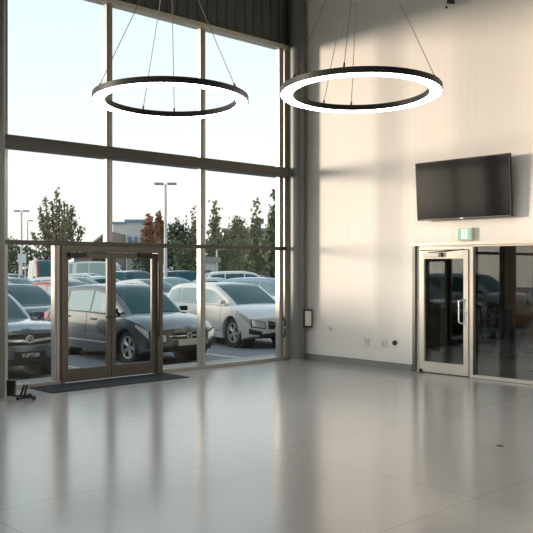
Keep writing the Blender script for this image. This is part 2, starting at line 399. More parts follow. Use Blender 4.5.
struct(link('ceiling_office', b, M['ceil']), 'low grey ceiling of the office', 'ceiling')

# ------------------------------------------------------------------ pendant ring lamps
def wpos(px, Z, py=None):
    u = (px-266.5)/FPX
    p = CAM + (FWD + RGT*u)*Z
    p.z = 1.75 - ((py-268)/FPX*Z if py is not None else 0)
    return p
def ring_lamp(px, py, Z, halfpx, tilt, apex_py, angs, label):
    R = halfpx/FPX*Z
    c = wpos(px, Z, py)
    t = empty('ring_pendant_lamp', c); tag(t, label, 'pendant lamp', 'black ring pendant lamps')
    w = R*.165; h = .072
    rot = Matrix.Rotation(radians(-tilt), 3, RGT)
    def rv(prof, seg=96):
        b = new(); revolve(b, prof, seg, closed=True)
        bmesh.ops.rotate(b, cent=(0,0,0), matrix=rot, verts=b.verts[:]); return b
    link('ring_housing', rv([(R-w, 0.0), (R-w, h), (R, h), (R, 0.0), (R-.012, 0), (R-.012, .03), (R-w+.012, .03), (R-w+.012, 0)]), M['ringblack'], t, smooth=True)
    link('light_diffuser', rv([(R-.013, -.004), (R-.013, .025), (R-w+.013, .025), (R-w+.013, -.004)]), M['lamp'], t, smooth=True)
    ap = Vector((0, 0, (py-apex_py)/FPX*Z))
    for a in angs:
        d = FWD*sin(radians(a)) + RGT*cos(radians(a))
        p = rot @ (d*(R-w*.3) + Vector((0,0,h)))
        cbl = link('suspension_cable', tube(new(), p, ap, .0045, seg=6), M['cable'], t)
        link('cable_grip', tube(new(), p, p+(ap-p).normalized()*.07, .011, seg=8), M['ringblack'], cbl)
    top = ZC - c.z
    b = new(); revolve(b, [(0, ap.z-.05), (.09, ap.z-.05), (.09, ap.z+.02), (.02, ap.z+.04), (.012, top-.05), (.07, top-.04), (.07, top), (0, top)], 24)
    link('canopy', b, M['ringblack'], t, smooth=True)
    return t
ring_lamp(171, 102.5, 10.0, 77.5, 1.9, -64, (206, 121, 94, -26), 'black ring pendant lamp hanging on the left in front of the windows')
L2_ = ring_lamp(360.5, 94.6, 10.0, 80.5, 2.1, -83, (206, 252, 115, 91, -26), 'black ring pendant lamp hanging on the right in front of the cream wall')

for (x_, y_), w_ in zip(((-2.9, -8.6), (-6.3, -12.8), (-11.5, -6.2)), ('near the cream wall beyond the right edge', 'in the back of the showroom', 'in the left part of the showroom')):  # extra ring lamps outside the view, added to brighten the walls
    c_ = copy_tree(L2_); c_.location.x = x_; c_.location.y = y_; c_['label'] = 'added out-of-view ring pendant lamp brightening the walls, hanging ' + w_

# ------------------------------------------------------------------ wall screen
tv = empty('wall_screen', (0, -3.88, 3.0)); tag(tv, 'large black flat screen tilted down, mounted on the cream wall', 'television')
tilt = radians(3.5)
W2, H2 = .86, .475
def tvp(b):
    bmesh.ops.rotate(b, cent=(0,0,0), matrix=Matrix.Rotation(-tilt, 3, 'Y'), verts=b.verts[:])
    bmesh.ops.translate(b, vec=(-.20, 0, 0), verts=b.verts[:]); return b
link('screen_housing', tvp(box(new(), -.02, .035, -W2, W2, -H2, H2)), M['black'], tv, bevel=.006)
link('screen_panel', tvp(box(new(), -.0225, -.0195, -W2+.014, W2-.014, -H2+.022, H2-.012)), M['screen'], tv)
link('maker_badge', tvp(box(new(), -.024, -.0195, -.03, .03, -H2+.005, -H2+.017)), M['chrome'], tv)
b = new(); box(b, -.02, 0, -.25, .25, -.2, .2)
for s in (-.18, .18): tube(b, (-.01, s, .12), (-.19, s, .16), .015); tube(b, (-.01, s, -.12), (-.15, s, -.15), .015)
link('wall_bracket', b, M['steelgrey'], tv)

# exit sign
ex = empty('exit_sign', (0, -3.86, 2.29)); tag(ex, 'small green lit exit sign above the office door', 'exit sign')
link('sign_case', box(new(), -.09, 0, -.13, .13, -.10, .10), M['white'], ex, bevel=.004)
link('sign_face', box(new(), -.094, -.088, -.122, .122, -.092, .092), M['green'], ex)
b = new(); box(b, -.097, -.093, -.055, .055, -.075, .075)
dw = link('doorway_symbol', b, M['greenwhite'], ex)
b = new(); tube(b, (-.099, 0, .05), (-.0965, 0, .05), .012); box(b, -.099, -.0965, -.008, .008, -.02, .035); box(b, -.099, -.0965, -.014, -.005, -.062, -.02); box(b, -.099, -.0965, .005, .014, -.062, -.02)
link('figure_symbol', b, M['green'], dw)

# wall fittings
def socket(y, z, label):
    t = empty('wall_socket', (0, y, z)); tag(t, label, 'wall socket', 'white wall sockets')
    link('cover_plate', box(new(), -.022, 0, -.055, .055, -.065, .065), M['white'], t, bevel=.006)
    link('socket_insert', box(new(), -.026, -.02, -.012, .012, -.014, .014), M['kick'], t, bevel=.003)
socket(-1.80, .44, 'white wall socket low on the cream wall, the left one of two')
socket(-2.18, .43, 'white wall socket low on the cream wall, beside the black door stop')
b = new(); revolve(b, [(0, 0), (.045, 0), (.045, .02), (.03, .045), (0, .05)], 24); bmesh.ops.rotate(b, cent=(0,0,0), matrix=Matrix.Rotation(-pi/2, 3, 'Y'), verts=b.verts[:])
kn = link('door_stop', b, M['black'], smooth=True); kn.location = (0, -2.42, .46); tag(kn, 'small black round door stop on the cream wall near the office door', 'door stop')
b = new(); revolve(b, [(0, 0), (.05, 0), (.05, .022), (.038, .032), (0, .034)], 24); bmesh.ops.rotate(b, cent=(0,0,0), matrix=Matrix.Rotation(-pi/2, 3, 'Y'), verts=b.verts[:])
kn = link('round_switch', b, M['white'], smooth=True); kn.location = (0, -.92, .64); tag(kn, 'small round white switch on the cream wall near the corner column', 'switch')
# reader fixed on the corner column
rd = empty('column_handle', (-.155, -.42, .80)); rd.rotation_euler = (0, 0, radians(-43.45)); tag(rd, 'black framed wall box with pale face on the corner column', 'wall box')
b = new(); box(b, -.03, .14, -.03, .03, .14, .17); box(b, -.03, .14, -.03, .03, -.17, -.14); box(b, -.03, .0, -.03, .03, -.14, .14); box(b, .118, .14, -.03, .03, -.14, .14)
link('black_frame', b, M['black'], rd, bevel=.008)
link('pale_face', box(new(), .0, .118, -.018, .02, -.14, .14), M['white'], rd)
# black clips left of the corner column
hk = empty('cable_hook', (-.44, -.10, .62)); tag(hk, 'pair of small black hooks on the pale corner strip left of the column', 'hook')
for z in (.10, -.10):
    b = new(); s = 1 if z > 0 else -1
    path(b, [(.08, .07, z+.10*s), (.05, .0, z+.06*s), (.02, -.05, z), (.06, .0, z-.07*s)], .016, 8)
    link('hook_arm', b, M['black'], hk, smooth=True)
# small bracket high on the cream wall
ck = empty('security_camera', (0, -3.62, 6.02)); tag(ck, 'small black camera high on the cream wall at the top edge', 'camera')
b = new(); path(b, [(0, 0, .10), (-.10, 0, .12), (-.14, 0, .03)], .02, 10); link('mount_arm', b, M['black'], ck, smooth=True)
b = new(); tube(b, (-.10, .05, .02), (-.20, -.10, -.04), .035, seg=16); link('camera_body', b, M['black'], ck, smooth=True)
b = new(); bmesh.ops.create_uvsphere(b, u_segments=16, v_segments=8, radius=.022, matrix=Matrix.Translation((-.13, .07, -.07))); link('sensor_ball', b, M['black'], ck, smooth=True)

# floor mat
b = new(); box(b, -5.62, -3.20, -.78, -.09, 0.0, .012)
mt = link('door_mat', b, M['rubber'], bevel=.004); tag(mt, 'black rubber mat on the floor inside the entrance door', 'mat')
# black bin and stand next to left column
b = new(); box(b, -.055, .055, -.05, .05, 0, .21); box(b, -.06, .06, -.055, .055, .19, .215)
p = wpos(11.3, 11.1); bn = link('black_box', b, M['black'], bevel=.01); bn.location = (p.x, p.y, 0); bn.rotation_euler = (0,0,radians(-40)); tag(bn, 'small upright black box beside the left column', 'box')
p = wpos(24.5, 10.75)
st = empty('floor_stand', (p.x, p.y, 0), -(pi/2-A_)); tag(st, 'low black folding stand with round feet on the floor by the left column', 'stand')
b = new(); path(b, [(-.15, .02, .045), (.10, 0, .05)], .014); path(b, [(-.07, -.06, .025), (.13, .03, .03)], .012); link('base_bar', b, M['black'], st, smooth=True)
for x0_, x1_ in ((-.055, .0), (.0, .035)):
    b = new(); path(b, [(x0_, 0, .05), (x1_, 0, .20)], .016); link('upright', b, M['black'], st, smooth=True)
for x_, y_, r_ in ((-.07, -.06, .026), (.135, -.04, .03), (-.02, .05, .022)):
    b = new(); bmesh.ops.create_uvsphere(b, u_segments=16, v_segments=10, radius=r_, matrix=Matrix.Translation((x_, y_, r_))); link('foot', b, M['black'], st, smooth=True)
b = new(); box(b, .04, .10, -.02, .02, .045, .085); link('clamp', b, M['black'], st, bevel=.008)
# floor socket disc
b = new(); revolve(b, [(0, 0), (.035, 0), (.035, .005), (.025, .008), (0, .008)], 20)
fs = link('floor_drain', b, M['black'], smooth=True); fs.location = (-4.06, -6.82, 0); tag(fs, 'tiny dark round drain in the floor at the right', 'drain')

# ------------------------------------------------------------------ office furniture behind the glass
ch = empty('leather_armchair', (2.9, -2.65, 0), radians(110)); tag(ch, 'black leather armchair behind the office glass', 'armchair')
b = new(); box(b, -.36, .36, -.36, .36, .12, .44); link('seat', b, M['leather'], ch, bevel=.05)
b = new()
for i in range(5): box(b, -.36+i*.145, -.36+(i+1)*.145-.01, .26, .42, .40, 1.0)
link('backrest', b, M['leather'], ch, bevel=.05)
for s in (-1, 1):
    link('armrest', box(new(), s*.43-.08, s*.43+.08, -.36, .40, .12, .64), M['leather'], ch, bevel=.04)
for sx in (-1, 1):
    for sy in (-1, 1): link('leg', tube(new(), (sx*.36, sy*.32, 0), (sx*.34, sy*.3, .13), .02), M['black'], ch)
ct = empty('wooden_cabinet', (4.4, -2.69, 0)); tag(ct, 'tall brown wooden cabinet behind the armchair in the office', 'cabinet')
link('body', box(new(), -.3, .3, -1.9, .55, .12, 2.3), M['wood'], ct, bevel=.01)
link('plinth', box(new(), -.27, .27, -1.88, .5, 0, .12), M['black'], ct)
for i in range(4):
    d_ = link('door', box(new(), -.32, -.3, -1.88+i*.61, -1.88+i*.61+.595, .14, 2.28), M['wood'], ct, bevel=.004)
    link('handle', box(new(), -.35, -.32, -1.88+i*.61+.05, -1.88+i*.61+.065, 1.0, 1.25), M['black'], d_)
mo = empty('black_monitor', (1.6, -4.22, 0)); tag(mo, 'black monitor standing upright at the right edge behind the office glass', 'monitor')
link('panel', box(new(), -.03, .03, -.30, .10, 1.25, 1.75), M['black'], mo, bevel=.01)
link('stand', box(new(), -.02, .04, -.14, -.06, 0, 1.3), M['black'], mo)
link('foot_plate', box(new(), -.18, .18, -.25, .05, 0, .02), M['black'], mo)
dl = empty('office_pillar', (3.2, -1.12, 0)); tag(dl, 'dark square pillar inside the office behind the glass door', 'pillar'); dl['kind'] = 'structure'; dl.name = 'trim_%d' % tn; tn += 1
link('shaft', box(new(), -.12, .12, -.12, .12, 0, 2.7), M['kick'], dl, bevel=.01)

# ------------------------------------------------------------------ outdoors: ground
GZ = -.10
sbox('ground', M['asphalt'], -60, 160, .95, 170, GZ-.3, GZ, 'grey asphalt of the car park outside', 'car park')
sbox('ground_pavement', M['concrete'], -30, 20, .12, .95, GZ-.3, -.02, 'pale concrete pavement strip in front of the windows', 'pavement')
def line(x0, x1, y0, y1):
    o = link('parking_line', box(new(), x0, x1, y0, y1, GZ, GZ+.006), M['paint']); return struct(o, None, None)
ln = 0
for x in [-13.0, -10.0, -6.75, -3.45, -.15, 3.0, 6.2, 9.4, 12.6]:
    o = line(x-.06, x+.06, 1.4, 6.2); o.name = 'trim_%d' % tn; tn += 1; o['label'] = 'white painted bay line in the first parking row'; o['category'] = 'road marking'
    o = line(x+.94, x+1.06, 15, 20.5); o.name = 'trim_%d' % tn; tn += 1; o['label'] = 'white painted bay line in the rear parking row'; o['category'] = 'road marking'
o = line(-14, 14, 1.25, 1.40); o.name = 'trim_%d' % tn; tn += 1; o['label'] = 'long white painted line along the pavement'; o['category'] = 'road marking'
sbox('ground_verge', M['grass'], 12, 120, 62, 160, GZ, GZ+.05, 'green verge behind the car park', 'verge')

# ------------------------------------------------------------------ cars
def lerp(a, b, t): return a+(b-a)*t
def interp(pts, x):
    if x <= pts[0][0]: return pts[0][1]
    for (a, b), (c, d) in zip(pts, pts[1:]):
        if x <= c:
            t = (x-a)/(c-a); return b+(d-b)*t
    return pts[-1][1]
def smooth_interp(pts, x):
    n = len(pts)
    if x <= pts[0][0]: return pts[0][1]
    if x >= pts[-1][0]: return pts[-1][1]
    for i in range(n-1):
        if x <= pts[i+1][0]:
            x0, y0 = pts[i]; x1, y1 = pts[i+1]; h = x1-x0
            def sl(j):
                if j <= 0: return (pts[1][1]-pts[0][1])/(pts[1][0]-pts[0][0])
                if j >= n-1: return (pts[-1][1]-pts[-2][1])/(pts[-1][0]-pts[-2][0])
                a = (pts[j][1]-pts[j-1][1])/(pts[j][0]-pts[j-1][0]); b = (pts[j+1][1]-pts[j][1])/(pts[j+1][0]-pts[j][0])
                return 0 if a*b <= 0 else 2*a*b/(a+b)
            t = (x-x0)/h
            return (2*t**3-3*t**2+1)*y0+(t**3-2*t**2+t)*h*sl(i)+(-2*t**3+3*t**2)*y1+(t**3-t**2)*h*sl(i+1)
def sst(a, b, x):
    t = min(1, max(0, (x-a)/(b-a))); return t*t*(3-2*t)

SPEC = {
 # x forward. deck: shoulder line/hood heights; roof: greenhouse heights
 'hatchback': dict(L=4.30, W=1.80, wb=2.62, fx=1.33, wr=.325, belt=.93, deck=[(-2.15, .90), (-1.9, .97), (-1.0, .97), (1.05, .93), (1.55, .87), (1.95, .77), (2.15, .66)],
        roof=[(-2.10, .95), (-1.95, 1.12), (-1.68, 1.38), (-1.1, 1.47), (-.3, 1.50), (.25, 1.45), (.55, 1.32), (1.15, .93)], sidewin=[(-1.62, -1.12), (-1.06, -.14), (-.08, .92)], tail=-1.62),
 'estate': dict(L=4.55, W=1.82, wb=2.66, fx=1.42, wr=.345, belt=.96, deck=[(-2.27, .90), (-2.1, .99), (-1.0, .99), (1.15, .96), (1.6, .91), (2.05, .80), (2.27, .68)],
        roof=[(-2.22, .97), (-2.14, 1.15), (-1.95, 1.36), (-1.3, 1.45), (-.3, 1.465), (.30, 1.415), (.62, 1.29), (1.25, .96)], sidewin=[(-1.92, -1.25), (-1.19, -.22), (-.16, .98)], tail=-1.9),
 'sedan': dict(L=4.60, W=1.82, wb=2.72, fx=1.42, wr=.33, belt=.93, deck=[(-2.3, .84), (-2.2, .98), (-1.6, 1.0), (-1.0, .96), (1.05, .93), (1.55, .91), (2.05, .87), (2.3, .79)],
        roof=[(-1.75, .97), (-1.2, 1.24), (-.85, 1.37), (-.3, 1.42), (.1, 1.40), (.45, 1.28), (1.1, .92)], sidewin=[(-1.35, -.98), (-.92, -.08), (-.02, .86)], tail=-.95),
 'suv': dict(L=4.50, W=1.88, wb=2.65, fx=1.36, wr=.37, belt=1.06, deck=[(-2.25, 1.0), (-2.1, 1.08), (-1.0, 1.08), (1.05, 1.06), (1.6, 1.02), (2.05, .92), (2.25, .80)],
        roof=[(-2.20, 1.08), (-2.1, 1.25), (-1.9, 1.58), (-1.2, 1.66), (-.3, 1.68), (.30, 1.62), (.62, 1.45), (1.15, 1.06)], sidewin=[(-1.85, -1.2), (-1.14, -.2), (-.14, .9)], tail=-1.85),
 'van': dict(L=5.2, W=1.98, wb=3.1, fx=1.7, wr=.35, belt=1.15, deck=[(-2.6, 1.15), (-1.0, 1.15), (1.3, 1.12), (1.9, 1.05), (2.35, .95), (2.6, .80)],
        roof=[(-2.59, 1.2), (-2.55, 2.2), (-2.2, 2.35), (-.5, 2.38), (.8, 2.34), (1.1, 2.2), (1.85, 1.12)], sidewin=[(-2.2, -1.2), (-1.1, .2), (.35, 1.55)], tail=-2.5),
}
def build_car(kind, paint, hero=False, plate='pale', side='carglass_pale', grille='wide'):
    s = SPEC[kind]; L, W = s['L'], s['W']; hl = L/2; hw = W/2
    fx, rx = s['fx'], s['fx']-s['wb']; wr = s['wr']; ar = wr+.055; belt = s['belt']
    deck = lambda x: smooth_interp(s['deck'], x)
    roof = lambda x: smooth_interp(s['roof'], x)
    def half(x, z):
        h = hw - .055*sst(hl-.75, hl, x)*2.0 - .05*sst(hl-.75, hl, -x)*2.0
        h -= .10*((z-.55)/.5)**2*(.45 if z > .55 else .9)
        return h
    def warp(p):
        x, y, z = p
        wf = sst(hl-1.0, hl+.02, x); wr_ = sst(hl-.8, hl+.02, -x)
        x -= wf*.26*(abs(y)/hw)**2.4; x += wr_*.16*(abs(y)/hw)**2.4
        x -= sst(hl-.45, hl, x)*.30*max(0, z-.50)**1.6*1.8 + sst(hl-.3, hl, x)*.25*max(0, .35-z)
        return (x, y, z)
    def zbot(x):
        z = .20+ .10*sst(hl-.5, hl, abs(x))
        for c in (fx, rx):
            d = ar*ar-(x-c)**2
            if d > 0: z = max(z, wr+d**.5 - 0.0)
        return z
    root = empty('parked_car')
    xs = sorted(set([round(-hl+L*i/64, 4) for i in range(65)]+[round(c+ar*cos(pi*k/12), 4) for c in (fx, rx) for k in range(13)]+[round(c+q*(ar+.004), 4) for c in (fx, rx) for q in (-1, 1)]))
    bm = new()
    for sg in (1, -1):
        rows = []
        for x in xs:
            zb, zt = zbot(x), deck(x)-.025
            r = [warp((x, sg*.30*hw*2*.8, zb+.02))] + [warp((x, sg*half(x, lerp(zb, zt, k/9)), lerp(zb, zt, k/9))) for k in range(10)]
            yh = half(x, zt)
            for k in range(1, 8):
                f = 1-k/7; y = yh*(.0+1*f)*(.985 if k == 1 else 1)
                r.append(warp((x, sg*y, zt+.025+.045*(1-(y/yh)**2)-(.008 if k == 1 else 0))))
            rows.append(r)
        grid(bm, rows)
    # nose / tail caps
    for xe in (hl, -hl):
        zb, zt = zbot(xe), deck(xe)-.025; rows = []
        for k in range(11):
            z = lerp(zb, zt, k/10); h = half(xe, z)
            rows.append([warp((xe, h*j/8, z)) for j in range(-8, 9)])
        h = half(xe, zt)
        rows.append([warp((xe, h*j/8, zt+.025+.045*(1-(j/8)**2))) for j in range(-8, 9)])
        grid(bm, rows)
    # greenhouse
    r0, r1 = s['roof'][0][0], s['roof'][-1][0]
    gxs = [lerp(r0, r1, i/56) for i in range(57)]
    def gh(x, z):  # half width of the cabin at height z
        b0 = hw-.105-.10*sst(.2, r1, x)-.12*sst(r0+1.0, r0, x)*(1 if kind != 'van' else .3)
        return b0-(z-belt)*(.30 if kind != 'van' else .08)
    def gtop(x): return gh(x, roof(x)-.05)-.045
    for sg in (1, -1):
        rows = []
        for x in gxs:
            zr = roof(x); r = []
            zl = belt-.06
            zs = max(zl+.001, zr-.07)
            for k in range(6):
                z = lerp(zl, zs, k/5); r.append((x, sg*gh(x, z), z))
            t = gtop(x)
            r.append((x, sg*(gh(x, zs)-.018), max(zl, zr-.035)+.001)); r.append((x, sg*t, max(zl, zr-.012)+.002))
            for k in range(1, 6):
                y = t*(1-k/5); r.append((x, sg*y, zr-.012+.035*(1-(y/t)**2)+.002))
            rows.append(r)
        grid(bm, rows)
    bmesh.ops.remove_doubles(bm, verts=bm.verts[:], dist=.0015)
    body = link('body', bm, PAINT[paint], root, smooth=True, angle=38)
    # dark underbody & arches
    bm = new(); box(bm, -hl+.45, hl-.55, -hw+.34, hw-.34, .20, .62)
    for c in (fx, rx):
        for sg in (1, -1): tube(bm, (c, sg*(hw-.42), wr), (c, sg*(hw-.10), wr), ar+.02, seg=28)
    # only the disc facing outwards is seen through the arch
    link('underbody', bm, M['under'], root)
    # windscreen
    def toppatch(name, xa, xb, mtl, off=.008, inset=.07, n=12):
        rows = []
        for i in range(n+1):
            x = lerp(xa, xb, i/n); t = gtop(x)
            nx = (roof(x-.01)-roof(x+.01))/.02; q = 1/(1+nx*nx)**.5
            rows.append([(x+off*nx*q, y, roof(x)-.012+.035*(1-(y/t)**2)+.002+off*q) for y in [(t-inset)*j/6 for j in range(-6, 7)]])
        bm = new(); grid(bm, rows); return link(name, bm, mtl, root, smooth=True, recalc=False)
    rf = s['roof']
    toppatch('windscreen', rf[-3][0]-.16, rf[-1][0]-.03, M['carglass'])
    toppatch('rear_window', rf[0][0]+.06, (rf[2][0]+.02 if kind != 'sedan' else rf[1][0]+.30), M['carglass'])
    # side windows
    for xa, xb in s['sidewin']:
        for sg in (1, -1):
            rows = []
            for i in range(17):
                x = lerp(xa, xb, i/16); z0 = belt+.035; z1 = min(roof(x)-.115, roof(x-.001)-.115)
                if z1 < z0+.005: z1 = z0+.005
                rows.append([(x, sg*(gh(x, lerp(z0, z1, k/4))+.007), lerp(z0, z1, k/4)) for k in range(5)])
            bm = new(); grid(bm, rows); link('side_window', bm, M[side], root, smooth=True, recalc=True)
    # door trim lines: lower chrome strip & door gaps
    for sg in (1, -1):
        bm = new(); rows = []
        for x in [lerp(rx+ar+.06, fx-ar-.06, i/10) for i in range(11)]:
            rows.append([(x, sg*(half(x, z)+.012), z) for z in (.37, .40)])
        grid(bm, rows); link('sill_strip', bm, M['chrome'], root)
        for x in ([-.11, .95] if kind != 'van' else [.3]):
            bm = new(); grid(bm, [[(x+q, sg*(half(x, z)+.004), z) for z in (.36, .5, .65, .8, deck(x)-.03)] for q in (-.005, .005)])
            link('door_gap', bm, M['under'], root)
        for x in ([-.85, .18] if kind != 'van' else [.5]):
            y = half(x, deck(x)-.13)
            bm = new(); box(bm, x-.09, x+.09, min(sg*y, sg*(y+.03)), max(sg*y, sg*(y+.03)), deck(x)-.145, deck(x)-.115)
            link('door_handle', bm, M['black'] if paint != 'white' else PAINT[paint], root, bevel=.006)
        # mirror
        xm = rf[-1][0]-.28; y = gh(xm, belt)
        bm = new(); box(bm, xm-.06, xm+.05, min(sg*(y+.06), sg*(y+.22)), max(sg*(y+.06), sg*(y+.22)), belt+.03, belt+.13); box(bm, xm-.02, xm+.03, min(sg*y, sg*(y+.08)), max(sg*y, sg*(y+.08)), belt, belt+.05)
        link('wing_mirror', bm, M['black'] if paint in ('silver', 'black', 'navy') else PAINT[paint], root, bevel=.025)
    # nose parts
    def nose(name, poly_fn, y0, y1, z0, z1, mtl, xe=hl, off=.010, ny=14, nz=5, par=None):
        sgx = 1 if xe > 0 else -1; rows = []
        for i in range(ny+1):
            y = lerp(y0, y1, i/ny); a, b_ = poly_fn(i/ny) if poly_fn else (0, 1)
            rows.append([(lambda w: (w[0]+sgx*off, w[1]*1.004, w[2]))(warp((xe, y, lerp(z0, z1, lerp(a, b_, k/nz))))) for k in range(nz+1)])
        bm = new(); grid(bm, rows); o = link(name, bm, mtl, par or root, smooth=True, recalc=True); return o
    zt = deck(hl)
    lens = lambda t: (.5-.5*min(1, 4*t*(1-t)*1.6), .5+.5*min(1, 4*t*(1-t)*1.6))
    if grille == 'wide':
        nose('grille', lens, -.46, .46, zt-.155, zt-.035, M['under'])
        nose('grille_bar', None, -.44, .44, zt-.108, zt-.088, M['chrome'], off=.018)
        nose('grille_surround', None, -.40, .40, zt-.172, zt-.158, M['chrome'], off=.016)
    elif grille == 'wing':
        nose('grille', lens, -.80, .80, zt-.19, zt-.02, M['under'])
        nose('grille_bar', lambda t: (abs(t-.5)*1.2, .45+abs(t-.5)*1.2), -.78, .78, zt-.155, zt-.065, PAINT['pale'], off=.02)
    else:
        nose('grille', lambda t: (0, .55+.45*abs(2*t-1)) if True else 0, -.42, .42, zt-.22, zt-.03, M['under'])
        nose('grille_bar', None, -.40, .40, zt-.125, zt-.105, M['chrome'], off=.018)
    nose('lower_intake', lambda t: (0, .6+.4*min(1, 4*t*(1-t))), -.62, .62, .27, .39, M['under'])
    for sg in (1, -1):
        hlf = lambda t: (.25*t, .62+.38*t); hl2 = lambda t: (.25*t-.10, .62+.38*t+.08)
        ya, yb = sg*.50, sg*(half(hl, zt-.1)-.0)
        nose('headlight_housing', hl2, ya-sg*.02, yb, zt-.20, zt-.0, M['under'], off=.006); nose('headlight', hlf, ya, yb-sg*.02, zt-.20, zt-.0, M['headlight'], off=.014)
        nose('fog_recess', lambda t: (.2*t, .5+.5*t), sg*.56, sg*.84, .32, .48, M['under'])
        # headlight wrap on the wing
        rows = []
        for i in range(7):
            x = lerp(hl-.0, hl-.42, i/6); t_ = i/6
            rows.append([(lambda w: (w[0], w[1]+sg*.010, w[2]))(warp((x, sg*half(x, z), z))) for z in [lerp(lerp(zt-.15, deck(hl-.42)-.10, t_), lerp(zt-.005, deck(hl-.42)-.05, t_), k/3) for k in range(4)]])
        bm = new(); grid(bm, rows); link('headlight_side', bm, M['headlight'], root, smooth=True)
        nose('taillight', None, sg*.45, sg*(half(-hl, .8)-.01), deck(-hl)-.16, deck(-hl)-.03, M['tail'], xe=-hl)
        rows = []
        for i in range(5):
            x = lerp(-hl, -hl+.28, i/4)
            rows.append([(lambda w: (w[0], w[1]+sg*.010, w[2]))(warp((x, sg*half(x, z), z))) for z in [lerp(deck(-hl)-.15, deck(-hl)-.03, k/3) for k in range(4)]])
        bm = new(); grid(bm, rows); link('taillight_side', bm, M['tail'], root, smooth=True)
    bd = new(); tube(bd, (0, 0, 0), (.03, 0, 0), .072, seg=24)
    x_ = warp((hl, 0, zt-.10))[0]
    for v in bd.verts: v.co += Vector((x_, 0, zt-.10))
    bdo = link('badge', bd, M['chrome'], root, smooth=True)
    bi = new()
    for a_, c_ in (((-.035, .03), (0, -.04)), ((.035, .03), (0, -.04)), ((-.02, .04), (.02, .04))):
        tube(bi, (x_+.032, a_[0], zt-.10+a_[1]), (x_+.032, c_[0], zt-.10+c_[1]), .008, seg=6)
    link('badge_mark', bi, M['under'], bdo)
    px_ = warp((hl, 0, .5))[0]
    pl = new(); zc_ = .435 if grille != 'wing' else .415
    wpl, hpl = (.26, .058) if grille != 'wing' else (.27, .085)
    box(pl, px_+.002, px_+.026, -wpl, wpl, zc_-hpl, zc_+hpl)
    plo = link('number_plate', pl, M['plate'] if plate == 'pale' else M['plateblack'], root, bevel=.004)
    link('rear_plate', box(new(), -hl-.02, -hl+.02, -.26, .26, .60, .71), M['plate'], root, bevel=.004)
    # wheels
    for c in (fx, rx):
        for sg in (1, -1):
            yo = sg*(hw-.055); yi = yo-sg*.20
            bm = new(); revolve(bm, [(wr*.66, yi), (wr*.93, yi), (wr, yi+sg*.03), (wr, yo-sg*.03), (wr*.93, yo), (wr*.66, yo-sg*.004)], 36, 'Y', (c, 0, wr), closed=True)
            wh = link('wheel', bm, M['tyre'], root, smooth=True)
            bm = new(); revolve(bm, [(wr*.67, yo-sg*.10), (wr*.67, yo-sg*.003), (wr*.60, yo-sg*.003), (wr*.58, yo-sg*.03), (wr*.58, yo-sg*.10)], 36, 'Y', (c, 0, wr), closed=True)
            revolve(bm, [(0, yo-sg*.012), (wr*.15, yo-sg*.014), (wr*.17, yo-sg*.07), (0, yo-sg*.07)], 20, 'Y', (c, 0, wr))
            for k in range(10):
                a = 2*pi*(k//2)/5+(.20 if k % 2 else -.20)
                a2 = 2*pi*(k//2)/5+(.17 if k % 2 else -.17)
                d = Vector((cos(a), 0, sin(a))); d2 = Vector((cos(a2), 0, sin(a2)))
                tube(bm, Vector((c, yo-sg*.035, wr))+d*wr*.12, Vector((c, yo-sg*.025, wr))+d2*wr*.60, wr*.065, wr*.05, seg=6)
            link('rim', bm, M['rim'], wh, smooth=True)
            bm = new(); tube(bm, (c, yo-sg*.12, wr), (c, yo-sg*.10, wr), wr*.62, seg=24); link('brake_disc', bm, M['under'], wh)
    return root, plo, px_

PROTO = {}
def car(kind, paint, x, y, heading_deg, label, group=None, **kw):
    """heading: direction the nose points, degrees from +X"""
    key = (kind, paint, tuple(sorted(kw.items())))
    if key not in PROTO:
        r = build_car(kind, paint, **kw); PROTO[key] = r; o = r[0]
    else:
        o = copy_tree(PROTO[key][0])
    o.location = (x, y, GZ); o.rotation_euler = (0, 0, radians(heading_deg)); tag(o, label, 'car', group)
    return o
def at(px, Z):
    p = wpos(px, Z); return p.x, p.y
GR = 'cars parked outside the windows'
# front row, noses towards the glass
c1 = car('sedan', 'steelblue', -4.93, 1.2+2.3, -90, 'steel blue car with black number plate, nearest the left window edge', GR, plate='black', grille='wing', side='carglass')
r_ = PROTO[('sedan', 'steelblue', (('grille', 'wing'), ('plate', 'black'), ('side', 'carglass')))]
fc = bpy.data.curves.new('plate_text', 'FONT'); fc.body = 'YUPTEIR'; fc.size = .085; fc.extrude = .002; fc.align_x = 'CENTER'; fc.align_y = 'CENTER'
fo = bpy.data.objects.new('tmp', fc); COL.objects.link(fo)
dg = bpy.context.evaluated_depsgraph_get(); me = bpy.data.meshes.new_from_object(fo.evaluated_get(dg)); bpy.data.objects.remove(fo)
me.materials.append(M['signwhite']); to = bpy.data.objects.new('plate_text', me); COL.objects.link(to); to.parent = r_[1]
to.rotation_euler = (pi/2, 0, pi/2); to.location = (r_[2]+.028, 0, .43)
car('hatchback', 'silver', -1.62, 1.25+2.15, -90, 'dark silver hatchback parked right behind the entrance door', GR)
car('estate', 'white', 2.2, 4.45, -98, 'white estate car parked behind the right-hand window bays', GR, grille='tall')
car('sedan', 'navy', -8.4, 3.6, -90, 'dark blue car mirrored in the office glass, beyond the left edge', GR, side='carglass')
car('suv', 'pale', -11.8, 3.7, -90, 'pale silver tall car beyond the left edge of the windows', GR, side='carglass')
car('sedan', 'teal', 6.2, 4.4, -90, 'pale blue sedan parked beyond the white estate car', GR)
